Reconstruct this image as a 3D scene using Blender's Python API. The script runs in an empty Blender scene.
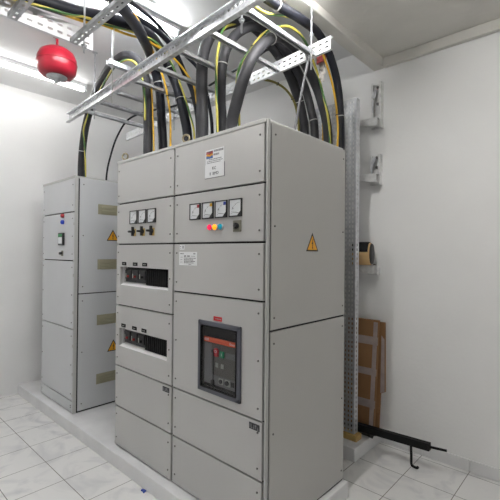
import bpy, bmesh, math, random
from mathutils import Vector, Matrix
random.seed(4)
SC = bpy.context.scene
COL = SC.collection
pi = math.pi

# ------------------------------------------------------------------ camera
F_PX = 391.4329
CAM = Vector((1.266, -1.4839, 1.446)); YAW, PITCH, ROLL = 0.7455, 0.007, 0.009
FW = Vector((-math.sin(YAW)*math.cos(PITCH), math.cos(YAW)*math.cos(PITCH), math.sin(PITCH)))
R0 = Vector((math.cos(YAW), math.sin(YAW), 0)); U0 = R0.cross(FW)
RT = R0*math.cos(ROLL)+U0*math.sin(ROLL); UP = -R0*math.sin(ROLL)+U0*math.cos(ROLL)
cd = bpy.data.cameras.new('camera'); cam = bpy.data.objects.new('camera', cd); COL.objects.link(cam)
cd.sensor_width = 36; cd.lens = 36*F_PX/500; cd.clip_start = .05
m3 = Matrix((RT, UP, -FW)).transposed().to_4x4(); m3.translation = CAM
cam.matrix_world = m3
SC.camera = cam

def at(px, py, axis, v):
    """point on the plane axis=v (0 x, 1 y, 2 z) seen at that place of the photograph"""
    d = FW+RT*((px-250)/F_PX)+UP*((250-py)/F_PX)
    return CAM+d*((v-CAM[axis])/d[axis])

# ------------------------------------------------------------------ materials
MATS = {}
def mat(name, col, rough=.5, metal=0., var=.0, scale=6., bump=0., bscale=60., spec=.5, rvar=0.):
    m = bpy.data.materials.new(name); m.use_nodes = True
    nt = m.node_tree; b = nt.nodes['Principled BSDF']
    b.inputs['Base Color'].default_value = (*col, 1)
    b.inputs['Roughness'].default_value = rough; b.inputs['Metallic'].default_value = metal
    b.inputs['Specular IOR Level'].default_value = spec
    tc = nt.nodes.new('ShaderNodeTexCoord')
    if var or rvar:
        n = nt.nodes.new('ShaderNodeTexNoise'); n.inputs['Scale'].default_value = scale; n.inputs['Detail'].default_value = 5
        nt.links.new(tc.outputs['Object'], n.inputs['Vector'])
        if var:
            r = nt.nodes.new('ShaderNodeValToRGB')
            r.color_ramp.elements[0].position = .3; r.color_ramp.elements[1].position = .7
            r.color_ramp.elements[0].color = (*[max(0, c*(1-var)) for c in col], 1)
            r.color_ramp.elements[1].color = (*[min(1, c*(1+var)) for c in col], 1)
            nt.links.new(n.outputs['Fac'], r.inputs['Fac']); nt.links.new(r.outputs['Color'], b.inputs['Base Color'])
        if rvar:
            mr = nt.nodes.new('ShaderNodeMapRange'); mr.inputs['To Min'].default_value = max(.02, rough-rvar); mr.inputs['To Max'].default_value = rough+rvar
            nt.links.new(n.outputs['Fac'], mr.inputs['Value']); nt.links.new(mr.outputs['Result'], b.inputs['Roughness'])
    if bump:
        n2 = nt.nodes.new('ShaderNodeTexNoise'); n2.inputs['Scale'].default_value = bscale; n2.inputs['Detail'].default_value = 3
        nt.links.new(tc.outputs['Object'], n2.inputs['Vector'])
        bp = nt.nodes.new('ShaderNodeBump'); bp.inputs['Strength'].default_value = bump; bp.inputs['Distance'].default_value = .01
        nt.links.new(n2.outputs['Fac'], bp.inputs['Height']); nt.links.new(bp.outputs['Normal'], b.inputs['Normal'])
    MATS[name] = m
    return m
def srgb(r, g, b):
    f = lambda c: (c/255/12.92) if c/255 <= .04045 else ((c/255+.055)/1.055)**2.4
    return (f(r), f(g), f(b))
WALL = mat('wall_paint', (.86, .86, .855), .9, var=.03, scale=1.5, bump=.12, bscale=40)
CONC = mat('ceiling_concrete', (.66, .645, .605), .95, var=.07, scale=2.2, bump=.2, bscale=18)
CEIL_LIT = mat('ceiling_concrete_lit', (.80, .80, .80), .95, var=.05, scale=2, bump=.15, bscale=22)  # left ceiling concrete made whiter, the brightness from the lamps put into its colour
PLINTH = mat('plinth_white', (.74, .74, .745), .6, var=.06, scale=5, bump=.08, bscale=35)
PANEL = mat('panel_grey', (.50, .495, .486), .34, var=.012, scale=3, bump=.02, bscale=220, rvar=.04)
FRAME = mat('frame_grey', (.48, .478, .468), .38, var=.02, scale=4)
SIDEP = mat('side_grey', (.47, .463, .445), .42, var=.015, scale=2.5, bump=.02, bscale=220)
SIDEL = mat('side_light_grey', (.60, .61, .625), .4, var=.02, scale=3)
GASK = mat('gasket', (.018, .018, .018), .8)
DARK = mat('black_plastic', (.016, .016, .018), .45, var=.1)
DARKM = mat('black_matte', (.010, .010, .011), .75, spec=.25)
SCREW = mat('screw_steel', (.16, .155, .15), .4, .8)
GALV = mat('galvanised', (.56, .57, .59), .46, .55, var=.22, scale=24, rvar=.12)
GALVB = mat('galvanised_bright', (.70, .71, .73), .4, .8, var=.25, scale=30, rvar=.14)
GALVD = mat('galvanised_dull', (.50, .51, .53), .5, .7, var=.18, scale=30, rvar=.1)
WHITEM = mat('white_coated_steel', (.78, .79, .81), .4, .15, var=.05, scale=20)
BRACK = mat('bracket_steel', (.74, .74, .735), .42, .3, var=.12, scale=30)
CABLE = mat('cable_black', (.010, .011, .017), .5, var=.3, scale=9, bump=.05, bscale=90, spec=.28)
CABLEG = mat('cable_grey', (.027, .027, .031), .55, var=.4, scale=7, bump=.05, bscale=90, spec=.35)  # lighter and greyer than the black cable colour
ZIP = mat('zip_tie', (.03, .03, .03), .5)
ZIPW = mat('zip_tie_white', (.6, .6, .58), .5)
BOOT = mat('cable_gland', (.55, .53, .5), .6)
YEL = mat('wire_yellow', srgb(214, 168, 40), .45)
RED = mat('extinguisher_red', srgb(160, 24, 44), .3, var=.05)
WHITE = mat('white_label', (.78, .79, .80), .5)
DIAL = mat('dial_white', (.74, .76, .78), .35)
INK = mat('ink', (.02, .02, .025), .6)
INKG = mat('ink_grey', (.22, .22, .23), .7)
CREAM = mat('vent_cream', srgb(158, 154, 130), .5, var=.03)
SIGNY = mat('sign_yellow', srgb(226, 160, 24), .45)
ACBF = mat('breaker_frame', srgb(84, 86, 96), .4, var=.05)
ACBP = mat('breaker_plate', srgb(92, 91, 84), .45, var=.06)
ACBG = mat('breaker_grey', srgb(112, 112, 114), .5)
ORANGE = mat('orange_stripe', srgb(232, 92, 48), .45)
REDP = mat('red_plate', srgb(196, 26, 40), .45)
GREENP = mat('green_plate', srgb(24, 140, 96), .45)
WOOD = mat('pine', srgb(196, 164, 104), .7, var=.12, scale=14)
KRAFT = mat('kraft', srgb(150, 112, 76), .85, var=.1, scale=5, bump=.08, bscale=50)
KRAFTL = mat('kraft_light', srgb(206, 172, 122), .8, var=.05, scale=6)
TAPE = mat('parcel_tape', srgb(172, 158, 152), .35, var=.12, scale=18)
BLUE = mat('blue_plastic', srgb(40, 70, 160), .4)
RUST = mat('red_rubber', srgb(150, 62, 62), .6, var=.1)
COPPER = mat('tinned_lug', (.32, .3, .28), .4, .8)
OLIVE = mat('olive_plate', srgb(120, 118, 104), .5)
def lamp_mat(name, col, e):
    m = mat(name, col, .2)
    b = m.node_tree.nodes['Principled BSDF']; b.inputs['Emission Color'].default_value = (*col, 1); b.inputs['Emission Strength'].default_value = e
    return m
LRED = lamp_mat('lamp_red', srgb(240, 30, 80), .45); LYEL = lamp_mat('lamp_yellow', srgb(255, 160, 20), .7); LBLU = lamp_mat('lamp_blue', srgb(20, 140, 165), .2)
TUBE_E = 66.
TUBE = lamp_mat('tube_light', (.965, .985, 1), TUBE_E)
def glass_mat():
    m = bpy.data.materials.new('clear_cover'); m.use_nodes = True; nt = m.node_tree; nt.nodes.clear()
    o = nt.nodes.new('ShaderNodeOutputMaterial'); mx = nt.nodes.new('ShaderNodeMixShader'); t = nt.nodes.new('ShaderNodeBsdfTransparent')
    g = nt.nodes.new('ShaderNodeBsdfGlossy'); g.inputs['Roughness'].default_value = .08; f = nt.nodes.new('ShaderNodeFresnel'); f.inputs['IOR'].default_value = 1.45
    t.inputs['Color'].default_value = (.9, .9, .91, 1)
    ge = nt.nodes.new('ShaderNodeNewGeometry'); iv = nt.nodes.new('ShaderNodeMath'); iv.operation = 'SUBTRACT'; iv.inputs[0].default_value = 1; nt.links.new(ge.outputs['Backfacing'], iv.inputs[1])
    ml = nt.nodes.new('ShaderNodeMath'); ml.operation = 'MULTIPLY'; nt.links.new(f.outputs[0], ml.inputs[0]); nt.links.new(iv.outputs[0], ml.inputs[1])
    nt.links.new(ml.outputs[0], mx.inputs[0]); nt.links.new(t.outputs[0], mx.inputs[1]); nt.links.new(g.outputs[0], mx.inputs[2]); nt.links.new(mx.outputs[0], o.inputs[0])
    return m
GLASS = glass_mat()
def stripe_mat():   # green wire with a yellow stripe twisting round it
    m = mat('wire_green_yellow', srgb(206, 188, 60), .45); nt = m.node_tree; b = nt.nodes['Principled BSDF']
    uv = nt.nodes.new('ShaderNodeUVMap'); sep = nt.nodes.new('ShaderNodeSeparateXYZ'); nt.links.new(uv.outputs[0], sep.inputs[0])
    ml = nt.nodes.new('ShaderNodeMath'); ml.operation = 'MULTIPLY_ADD'; ml.inputs[1].default_value = .8; nt.links.new(sep.outputs['Y'], ml.inputs[0]); nt.links.new(sep.outputs['X'], ml.inputs[2])
    fr = nt.nodes.new('ShaderNodeMath'); fr.operation = 'FRACT'; nt.links.new(ml.outputs[0], fr.inputs[0])
    gt = nt.nodes.new('ShaderNodeMath'); gt.operation = 'GREATER_THAN'; gt.inputs[1].default_value = .58; nt.links.new(fr.outputs[0], gt.inputs[0])
    mx = nt.nodes.new('ShaderNodeMix'); mx.data_type = 'RGBA'; mx.inputs[6].default_value = (*srgb(196, 184, 84), 1); mx.inputs[7].default_value = (*srgb(70, 112, 58), 1)
    nt.links.new(gt.outputs[0], mx.inputs[0]); nt.links.new(mx.outputs[2], b.inputs['Base Color'])
    return m
GRNYEL = stripe_mat()
def tile_mat():
    m = mat('marble_tiles', (.66, .66, .66), .22); nt = m.node_tree; b = nt.nodes['Principled BSDF']
    tc = nt.nodes.new('ShaderNodeTexCoord'); mp = nt.nodes.new('ShaderNodeMapping'); P_ = .329
    mp.inputs['Location'].default_value = (-.198/P_+50, -1.27/P_+50, 0); mp.inputs['Scale'].default_value = (1/P_, 1/P_, 1)
    nt.links.new(tc.outputs['Object'], mp.inputs['Vector'])
    sep = nt.nodes.new('ShaderNodeSeparateXYZ'); nt.links.new(mp.outputs[0], sep.inputs[0])
    ed = []
    for k in 'XY':
        fr = nt.nodes.new('ShaderNodeMath'); fr.operation = 'FRACT'; nt.links.new(sep.outputs[k], fr.inputs[0])
        s = nt.nodes.new('ShaderNodeMath'); s.operation = 'SUBTRACT'; s.inputs[1].default_value = .5; nt.links.new(fr.outputs[0], s.inputs[0])
        a = nt.nodes.new('ShaderNodeMath'); a.operation = 'ABSOLUTE'; nt.links.new(s.outputs[0], a.inputs[0]); ed.append(a)
    mxm = nt.nodes.new('ShaderNodeMath'); mxm.operation = 'MAXIMUM'; nt.links.new(ed[0].outputs[0], mxm.inputs[0]); nt.links.new(ed[1].outputs[0], mxm.inputs[1])
    g = nt.nodes.new('ShaderNodeMath'); g.operation = 'GREATER_THAN'; g.inputs[1].default_value = .4925; nt.links.new(mxm.outputs[0], g.inputs[0])
    n = nt.nodes.new('ShaderNodeTexNoise'); n.inputs['Scale'].default_value = 3.2; n.inputs['Detail'].default_value = 8; n.inputs['Distortion'].default_value = 1.6
    nt.links.new(tc.outputs['Object'], n.inputs['Vector'])
    r = nt.nodes.new('ShaderNodeValToRGB'); r.color_ramp.elements[0].position = .32; r.color_ramp.elements[1].position = .5
    r.color_ramp.elements[0].color = (.66, .66, .67, 1); r.color_ramp.elements[1].color = (.82, .815, .805, 1)
    nt.links.new(n.outputs['Fac'], r.inputs['Fac'])
    mx = nt.nodes.new('ShaderNodeMix'); mx.data_type = 'RGBA'; mx.inputs[7].default_value = (.26, .25, .235, 1)
    nt.links.new(g.outputs[0], mx.inputs[0]); nt.links.new(r.outputs['Color'], mx.inputs[6]); nt.links.new(mx.outputs[2], b.inputs['Base Color'])
    return m
TILES = tile_mat()

# ------------------------------------------------------------------ mesh helpers
def box(bm, x0, x1, y0, y1, z0, z1, bev=0.):
    x0, x1 = sorted((x0, x1)); y0, y1 = sorted((y0, y1)); z0, z1 = sorted((z0, z1))
    v = [bm.verts.new(p) for p in ((x0,y0,z0),(x1,y0,z0),(x1,y1,z0),(x0,y1,z0),(x0,y0,z1),(x1,y0,z1),(x1,y1,z1),(x0,y1,z1))]
    fs = [bm.faces.new([v[i] for i in q]) for q in ((0,3,2,1),(4,5,6,7),(0,1,5,4),(1,2,6,5),(2,3,7,6),(3,0,4,7))]
    if bev:
        es = list({e for f in fs for e in f.edges})
        bmesh.ops.bevel(bm, geom=es, offset=bev, segments=2, profile=.5, affect='EDGES')
def slab(bm, c, u, v, w, lu, lv, lw):
    """box centred at c with the axes u v w"""
    u, v, w = Vector(u).normalized()*lu/2, Vector(v).normalized()*lv/2, Vector(w).normalized()*lw/2; c = Vector(c)
    vs = [bm.verts.new(c+u*a+v*b+w*d) for d in (-1,1) for b in (-1,1) for a in (-1,1)]
    for q in ((0,2,3,1),(4,5,7,6),(0,1,5,4),(1,3,7,5),(3,2,6,7),(2,0,4,6)): bm.faces.new([vs[i] for i in q])
def cyl(bm, p0, p1, r0, r1=None, n=16, caps=True):
    p0, p1 = Vector(p0), Vector(p1); r1 = r0 if r1 is None else r1
    d = (p1-p0).normalized(); a = d.orthogonal().normalized(); b = d.cross(a)
    A = [bm.verts.new(p0+(a*math.cos(t)+b*math.sin(t))*r0) for t in [2*pi*i/n for i in range(n)]]
    B = [bm.verts.new(p1+(a*math.cos(t)+b*math.sin(t))*r1) for t in [2*pi*i/n for i in range(n)]]
    for i in range(n):
        f = bm.faces.new((A[i], A[(i+1)%n], B[(i+1)%n], B[i])); f.smooth = True
    if caps: bm.faces.new(A[::-1]); bm.faces.new(B)
def smooth_path(pts, k=8):
    pts = [Vector(p) for p in pts]; out = []
    P_ = [pts[0]*2-pts[1]]+pts+[pts[-1]*2-pts[-2]]
    for i in range(1, len(P_)-2):
        a, b, c, d = P_[i-1:i+3]
        for j in range(k):
            t = j/k
            out.append(.5*((2*b)+(c-a)*t+(2*a-5*b+4*c-d)*t*t+(3*b-a-3*c+d)*t**3))
    out.append(pts[-1]); return out
def tube(bm, path, r, n=14):
    uvl = bm.loops.layers.uv.verify()
    rings = []; a = None; L = 0; ls = []
    for i, p in enumerate(path):
        d = (path[min(i+1, len(path)-1)]-path[max(i-1, 0)]).normalized()
        a = d.orthogonal().normalized() if a is None else (a-d*a.dot(d)).normalized()
        b = d.cross(a)
        if i: L += (p-path[i-1]).length
        ls.append(L)
        rings.append([bm.verts.new(p+(a*math.cos(2*pi*j/n)+b*math.sin(2*pi*j/n))*r) for j in range(n)])
    for i in range(len(rings)-1):
        for j in range(n):
            f = bm.faces.new((rings[i][j], rings[i][(j+1)%n], rings[i+1][(j+1)%n], rings[i+1][j])); f.smooth = True
            for l, (u, v) in zip(f.loops, ((j/n, ls[i]), ((j+1)/n, ls[i]), ((j+1)/n, ls[i+1]), (j/n, ls[i+1]))): l[uvl].uv = (u, v/(r*40))
    bm.faces.new(rings[0][::-1]); bm.faces.new(rings[-1])
def torus(bm, c, ax, R, r, n=20, k=8, sx=1.):
    ax = Vector(ax).normalized(); a = ax.orthogonal().normalized(); b = ax.cross(a); c = Vector(c); rings = []
    for i in range(n):
        t = 2*pi*i/n; e = a*math.cos(t)+b*math.sin(t)
        rings.append([bm.verts.new(c+e*(R+r*math.cos(2*pi*j/k))+ax*r*math.sin(2*pi*j/k)) for j in range(k)])
    for i in range(n):
        for j in range(k):
            f = bm.faces.new((rings[i][j], rings[(i+1)%n][j], rings[(i+1)%n][(j+1)%k], rings[i][(j+1)%k])); f.smooth = True
def lathe(bm, c, ax, prof, n=28):
    """prof: list of (radius, height along ax)"""
    ax = Vector(ax).normalized(); a = ax.orthogonal().normalized(); b = ax.cross(a); c = Vector(c); rings = []
    for r, h in prof:
        rings.append([bm.verts.new(c+ax*h+(a*math.cos(2*pi*i/n)+b*math.sin(2*pi*i/n))*max(r, 1e-4)) for i in range(n)])
    for i in range(len(rings)-1):
        for j in range(n):
            f = bm.faces.new((rings[i][j], rings[i][(j+1)%n], rings[i+1][(j+1)%n], rings[i+1][j])); f.smooth = True
    bm.faces.new(rings[0][::-1]); bm.faces.new(rings[-1])
def prism(bm, pts, n):
    n = Vector(n); A = [bm.verts.new(p) for p in pts]; B = [bm.verts.new(Vector(p)+n) for p in pts]; k = len(pts)
    bm.faces.new(A[::-1]); bm.faces.new(B)
    for i in range(k): bm.faces.new((A[i], A[(i+1)%k], B[(i+1)%k], B[i]))
def cuts(L, pitch, slot, start):
    """cell borders along a length and which cells are open"""
    b = [0.]; o = []; t = start
    while t+slot < L-.004:
        if t > b[-1]+1e-6: b.append(t); o.append(False)
        b.append(t+slot); o.append(True); t += pitch
    b.append(L); o.append(False)
    return b, o
def perf(bm, o, u, v, lu, lv, pu, su, rows, stagger=0.):
    """perforated sheet: origin o, directions u and v; slots su long at pitch pu in the rows (v0, v1)"""
    o, u, v = Vector(o), Vector(u).normalized(), Vector(v).normalized()
    bounds = [0.]; isrow = []
    for a, b in rows: bounds += [a, b]; isrow += [False, True]
    bounds.append(lv); isrow.append(False)
    for k, op in enumerate(isrow):
        v0, v1 = bounds[k], bounds[k+1]
        if not op: bs, os_ = [0, lu], [False]
        else: bs, os_ = cuts(lu, pu, su, pu*.4+(stagger if (k//2)%2 else 0))
        for i, h in enumerate(os_):
            if h: continue
            bm.faces.new([bm.verts.new(o+u*x+v*y) for x, y in ((bs[i], v0), (bs[i+1], v0), (bs[i+1], v1), (bs[i], v1))])

def new():
    return bmesh.new()
BASE = {}
def obj(name, bm, m, parent=None, bevel=0., solid=0.):
    me = bpy.data.meshes.new(name)
    bmesh.ops.recalc_face_normals(bm, faces=bm.faces) if not solid else None
    bm.to_mesh(me); bm.free()
    for x in (m if isinstance(m, (list, tuple)) else [m]): me.materials.append(x)
    o = bpy.data.objects.new(name, me); COL.objects.link(o)
    if parent is not None:
        o.parent = parent; o.location = -BASE.get(parent.name, Vector())
    if bevel:
        b = o.modifiers.new('bevel', 'BEVEL'); b.width = bevel; b.segments = 2; b.limit_method = 'ANGLE'
    if solid:
        s = o.modifiers.new('sheet', 'SOLIDIFY'); s.thickness = solid; s.offset = 0
    return o
def tag(o, label, cat, group=None):
    o['label'] = label; o['category'] = cat
    if group: o['group'] = group
    return o
def thing(name, label, cat, loc, group=None):
    o = bpy.data.objects.new(name, None); COL.objects.link(o); o.location = loc; o.empty_display_size = .1
    BASE[o.name] = Vector(loc)
    return tag(o, label, cat, group)
def struct(name, bm, m, **k):
    o = obj(name, bm, m, **k); o['kind'] = 'structure'; return o
def text(name, body, size, loc, rot, m, parent, align='CENTER', sx=1.):
    cu = bpy.data.curves.new('lettering', 'FONT'); cu.body = body; cu.size = size; cu.align_x = align; cu.align_y = 'CENTER'; cu.extrude = .0004
    t = bpy.data.objects.new('lettering', cu); COL.objects.link(t)
    me = bpy.data.meshes.new_from_object(t.evaluated_get(bpy.context.evaluated_depsgraph_get()))
    COL.objects.unlink(t); bpy.data.objects.remove(t)
    me.transform(Matrix.Translation(loc) @ Matrix.Rotation(rot, 4, 'Z') @ Matrix.Rotation(pi/2, 4, 'X') @ Matrix.Diagonal((sx, 1, 1, 1)))
    me.materials.clear(); me.materials.append(m)
    o = bpy.data.objects.new(name, me); COL.objects.link(o); o.parent = parent; o.location = -BASE.get(parent.name, Vector())
    return o

# ------------------------------------------------------------------ the room
XL, XR, YB, YF, ZF, ZC = -3.45, 2.7, 1.65, -3.4, -.1, 3.2
bm = new(); box(bm, XL-.1, XR+.1, YF-.1, YB+.1, ZF-.1, ZF); struct('floor', bm, TILES)
bm = new(); box(bm, XL-.1, XR+.1, YB, YB+.1, ZF, ZC+.1); struct('wall_back', bm, WALL)
bm = new(); box(bm, XL-.1, XL, YF-.1, YB, ZF, ZC+.1); struct('wall_left', bm, WALL)
bm = new(); box(bm, XR, XR+.1, YF-.1, YB, ZF, ZC+.1); struct('wall_right', bm, WALL)
bm = new(); box(bm, XL, XR, YF-.1, YF, ZF, ZC+.1); struct('wall_front', bm, WALL)
bm = new(); box(bm, XL, -.15, YF, YB, ZC, ZC+.1); struct('ceiling', bm, CEIL_LIT)
bm = new(); box(bm, -.15, XR, YF, 1.1, 3.045, ZC+.1, .0); box(bm, -.15, XR, 1.1, YB, 3.06, ZC+.1); struct('trim_1', bm, CONC)   # lower slab on the right
bm = new(); box(bm, -.215, -.118, YF, YB, 2.99, ZC, .006); struct('trim_2', bm, CONC)      # downstand beam
bm = new(); box(bm, -.118, XR, 1.605, YB, 2.985, 3.06, .006); struct('trim_3', bm, CONC)    # band along the wall head
# concrete plinths
bm = new(); box(bm, XL, .042, -.062, .785, ZF, 0, .006); struct('trim_4', bm, PLINTH)
bm = new(); box(bm, XL, -.125, 1.184, YB, ZF, 0, .006); struct('trim_5', bm, PLINTH)
# skirting tiles
bm = new()
x = .198-.329*1+.004
while x < XR:
    box(bm, max(x, -.124), min(x+.325, XR), YB-.012, YB, ZF, ZF+.085, .002); x += .329
struct('baseboard_back', bm, PLINTH)

# ------------------------------------------------------------------ switchgear cabinets
Y0 = 0.0
def panel_holes(bm, x0, x1, z0, z1, hole, y0, y1):
    if hole is None: box(bm, x0, x1, y0, y1, z0, z1, .0025); return
    a, b, c, d = hole
    box(bm, x0, x1, y0, y1, d, z1); box(bm, x0, x1, y0, y1, z0, c); box(bm, x0, a, y0, y1, c, d); box(bm, b, x1, y0, y1, c, d)
def screws(par, pts, n=(0, -1, 0), r=.006):
    for p in pts:
        bm = new(); p = Vector(p); cyl(bm, p+Vector(n)*.0035, p-Vector(n)*.001, r*.8, r, 10); obj('screw', bm, SCREW, par)
def cabinet(t, x0, x1, zs, yf, depth, holes={}, pm=PANEL, posts=(0, 0), hinge_left=()):
    """carcass, base, roof and the row of front panels"""
    g = .005
    bm = new()
    box(bm, x0+.004, x1-.004, yf+.16, yf+depth, .0, 2.1)
    box(bm, x0+.002, x0+.03, yf+.028, yf+.17, 0, 2.1); box(bm, x1-.03, x1-.002, yf+.028, yf+.17, 0, 2.1)
    obj('carcass', bm, FRAME, t)
    bm = new()
    for z in zs: box(bm, x0+.005, x1-.005, yf+.021, yf+.03, z-.022, z+.022)
    box(bm, x0+.003, x0+.02, yf+.022, yf+.03, .0, 2.1); box(bm, x1-.02, x1-.003, yf+.022, yf+.03, 0, 2.1)
    obj('gasket', bm, GASK, t)
    for k in range(len(zs)-1):
        z1, z0 = zs[k]-g, zs[k+1]+g
        if k == 0: z1 = zs[0]-.001
        if k == len(zs)-2: z0 = .012
        bm = new(); panel_holes(bm, x0+.009, x1-.009, z0, z1, holes.get(k), yf, yf+.02)
        p = obj('front_panel', bm, pm, t)
        zz = [z0+.055, z1-.055] + ([(z0+z1)/2] if z1-z0 > .4 else [])
        screws(p, [(x, yf, z) for z in zz for x in (x0+.035, x1-.037)])
    bm = new(); box(bm, x0-.001, x1+.001, yf-.002, yf+depth, 2.1, 2.122, .004); obj('roof_cover', bm, FRAME, t)
def eye(t, x, y, z=2.122):
    bm = new(); cyl(bm, (x, y, z), (x, y, z+.02), .018, .014, 14); torus(bm, (x, y, z+.046), (-.5, 1, 0), .023, .0065); obj('lifting_eye', bm, BRASS, t)
BRASS = mat('eye_bolt', srgb(150, 138, 112), .4, .6)
def meter(t, x, z, s, mark, yf=0.):
    h = s/2
    bm = new()
    box(bm, x-h, x+h, yf-.0085, yf, z+h-.006, z+h, .001); box(bm, x-h, x+h, yf-.0085, yf, z-h, z-h+.006, .001)
    box(bm, x-h, x-h+.006, yf-.0085, yf, z-h, z+h); box(bm, x+h-.006, x+h, yf-.0085, yf, z-h, z+h)
    p = obj('meter', bm, DARK, t)
    bm = new(); box(bm, x-h+.005, x+h-.005, yf-.0055, yf+.001, z-h+.006, z+h-.006); obj('dial', bm, DIAL, p)
    bm = new()
    c = Vector((x+h-.02, 0, z-h+.02))
    for a in range(0, 91, 10):
        d = Vector((-math.cos(math.radians(a)), 0, math.sin(math.radians(a)))); q = c+d*s*.56; q.y = yf-.0065
        slab(bm, q, d, (0, 1, 0), d.cross(Vector((0, 1, 0))), .008 if a % 30 == 0 else .004, .001, .0014)
    d = Vector((-math.cos(.12), 0, math.sin(.12))); q = c+d*.024; q.y = yf-.0072
    slab(bm, q, d, (0, 1, 0), d.cross(Vector((0, 1, 0))), .048, .001, .002)
    obj('needle', bm, INK, p)
    bm = new(); prism(bm, [(x+h-.006, yf-.0055, z-h+.006), (x+h-.030, yf-.0055, z-h+.006), (x+h-.006, yf-.0055, z-h+.030)], (0, -.004, 0)); obj('needle_cover', bm, DARK, p)
    text('lettering', 'A', .018, (x-.018, yf-.0062, z-.002), 0, INKG, p)
    if mark:
        bm = new(); box(bm, x+h-.027, x+h-.009, yf-.007, yf-.005, z+h-.027, z+h-.009); obj('colour_mark', bm, mark, p)
MRED = mat('mark_red', srgb(150, 30, 40), .5); MYEL = mat('mark_yellow', srgb(220, 170, 40), .5); MBLU = mat('mark_blue', srgb(50, 70, 160), .5)

SX = -.7589
LX0, RX1 = -1.477, -.004
# ---- left column
tl = thing('switchgear_cabinet', 'grey switchgear cabinet with two rows of small black breakers and three meters', 'electrical cabinet', ((LX0+SX)/2, .39, 0), 'grey switchgear cabinets')
W1 = (-1.413, -.811, 1.2, 1.334); W2 = (-1.418, -.819, .749, .882)
cabinet(tl, LX0, SX, [2.1, 1.8, 1.5, 1.05, .6, .3, 0], 0, .77, {2: W1, 3: W2})
for k in range(3):
    meter(tl, -1.229+.1135*k, 1.69, .095, None)
for k in range(3):
    x = -1.221+.1145*k; z = 1.587
    bm = new(); box(bm, x-.012, x+.02, -.004, 0, z-.032, z+.02, .001); p = obj('selector_switch', bm, mat('switch_plate', srgb(186, 160, 92), .5) if k == 0 else MATS['switch_plate'], tl)
    bm = new(); cyl(bm, (x, -.003, z), (x, -.012, z), .015, n=20); cyl(bm, (x, -.010, z), (x, -.05, z), .009, .007); box(bm, x-.007, x+.007, -.024, -.008, z-.03, z+.034, .001); obj('knob', bm, DARK, p)
def breaker_window(t, W):
    a, b, c, d = W; dp = .075
    bm = new()
    box(bm, a-.004, b+.004, .018, dp, d, d+.003); box(bm, a-.004, b+.004, .018, dp, c-.003, c+.0005); box(bm, a-.003, a, .018, dp, c, d); box(bm, b, b+.003, .018, dp, c, d); box(bm, a, b, dp, dp+.004, c, c+.03)
    obj('recess_lining', bm, LINER, t)
    bm = new(); prism(bm, [(a, .001, c), (a, .05, c+.022), (a, .05, c)], (b-a, 0, 0)); obj('recess_sill', bm, LINER, t)
    bm = new(); box(bm, a, b, dp-.012, dp+.003, c+.028, d); obj('mounting_plate', bm, DARKM, t)
    z0, z1 = c+.024, d-.012
    w = .0915
    for k in range(3):
        x0 = a+.018+k*.093
        bm = new(); box(bm, x0, x0+w, .035, dp, z0, z1, .002); box(bm, x0+.006, x0+w-.006, .026, .036, z0+.022, z1-.012, .002)
        p = obj('circuit_breaker', bm, DARK, t)
        bm = new(); box(bm, x0+.048, x0+.060, .014, .028, z0+.034, z0+.050, .002); obj('toggle', bm, REDT if k < 2 else DARKM, p)
        bm = new(); box(bm, x0+.014, x0+.024, .0245, .0265, z0+.03, z0+.062); obj('rating_label', bm, LBLG, p)
    bm = new(); box(bm, a+.018+.093*3-.002, a+.018+.093*3+.006, .03, dp, z0, z1); 
    x0, x1 = a+.018+.093*3+.008, b-.003
    box(bm, x0, x1, .03, dp, z0-.012, z1)
    n = 12
    for i in range(n):
        xx = x0+(x1-x0)*(i+.15)/n; box(bm, xx, xx+(x1-x0)/n*.6, .022, .031, z0-.006, z1-.006, .001)
    obj('blanking_plate', bm, DARKM, t)
    for xx in (-1.385, -1.235, -1.113):
        bm = new(); box(bm, xx, xx+.058, -.003, 0, d+.012, d+.036, .0005); p = obj('circuit_tag', bm, DARKM, t)
        bm = new(); box(bm, xx+.014, xx+.024, -.0036, -.0028, d+.021, d+.026); box(bm, xx+.03, xx+.042, -.0036, -.0028, d+.021, d+.026); obj('tag_marks', bm, LBLG, p)
LINER = mat('liner_white', (.82, .82, .82), .5); REDT = mat('toggle_red', srgb(150, 44, 44), .5); LBLG = mat('label_grey', srgb(165, 168, 160), .6)
breaker_window(tl, W1); breaker_window(tl, W2)
eye(tl, -1.45, .05); 
def badge(t, x0, x1, z0, z1):
    bm = new(); box(bm, x0, x1, -.0025, 0, z0, z1, .0005); p = obj('maker_badge', bm, INK, t)
    bm = new(); w = x1-x0; h = z1-z0
    for a, b, c, d in ((.08, .13, .2, .8), (.2, .32, .15, .3), (.2, .25, .3, .85), (.4, .52, .2, .35), (.46, .52, .35, .8), (.6, .72, .6, .85), (.62, .67, .2, .6), (.8, .92, .15, .3), (.8, .85, .3, .6)):
        box(bm, x0+w*a, x0+w*b, -.0032, -.0022, z0+h*c, z0+h*d)
    obj('badge_marks', bm, INKG, p)
badge(tl, -.858, -.788, .552, .583)

# ---- right column
tr = thing('switchgear_cabinet', 'grey switchgear cabinet with one large framed breaker and three coloured lamps', 'electrical cabinet', ((SX)/2, .39, 0), 'grey switchgear cabinets')
ACB = (-.498, -.157, .654, 1.056)
cabinet(tr, SX, RX1, [2.1, 1.8, 1.5, 1.2, .6, .3, 0], 0, .77, {3: (ACB[0]+.03, ACB[1]-.03, ACB[2]+.03, ACB[3]-.03)})
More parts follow.
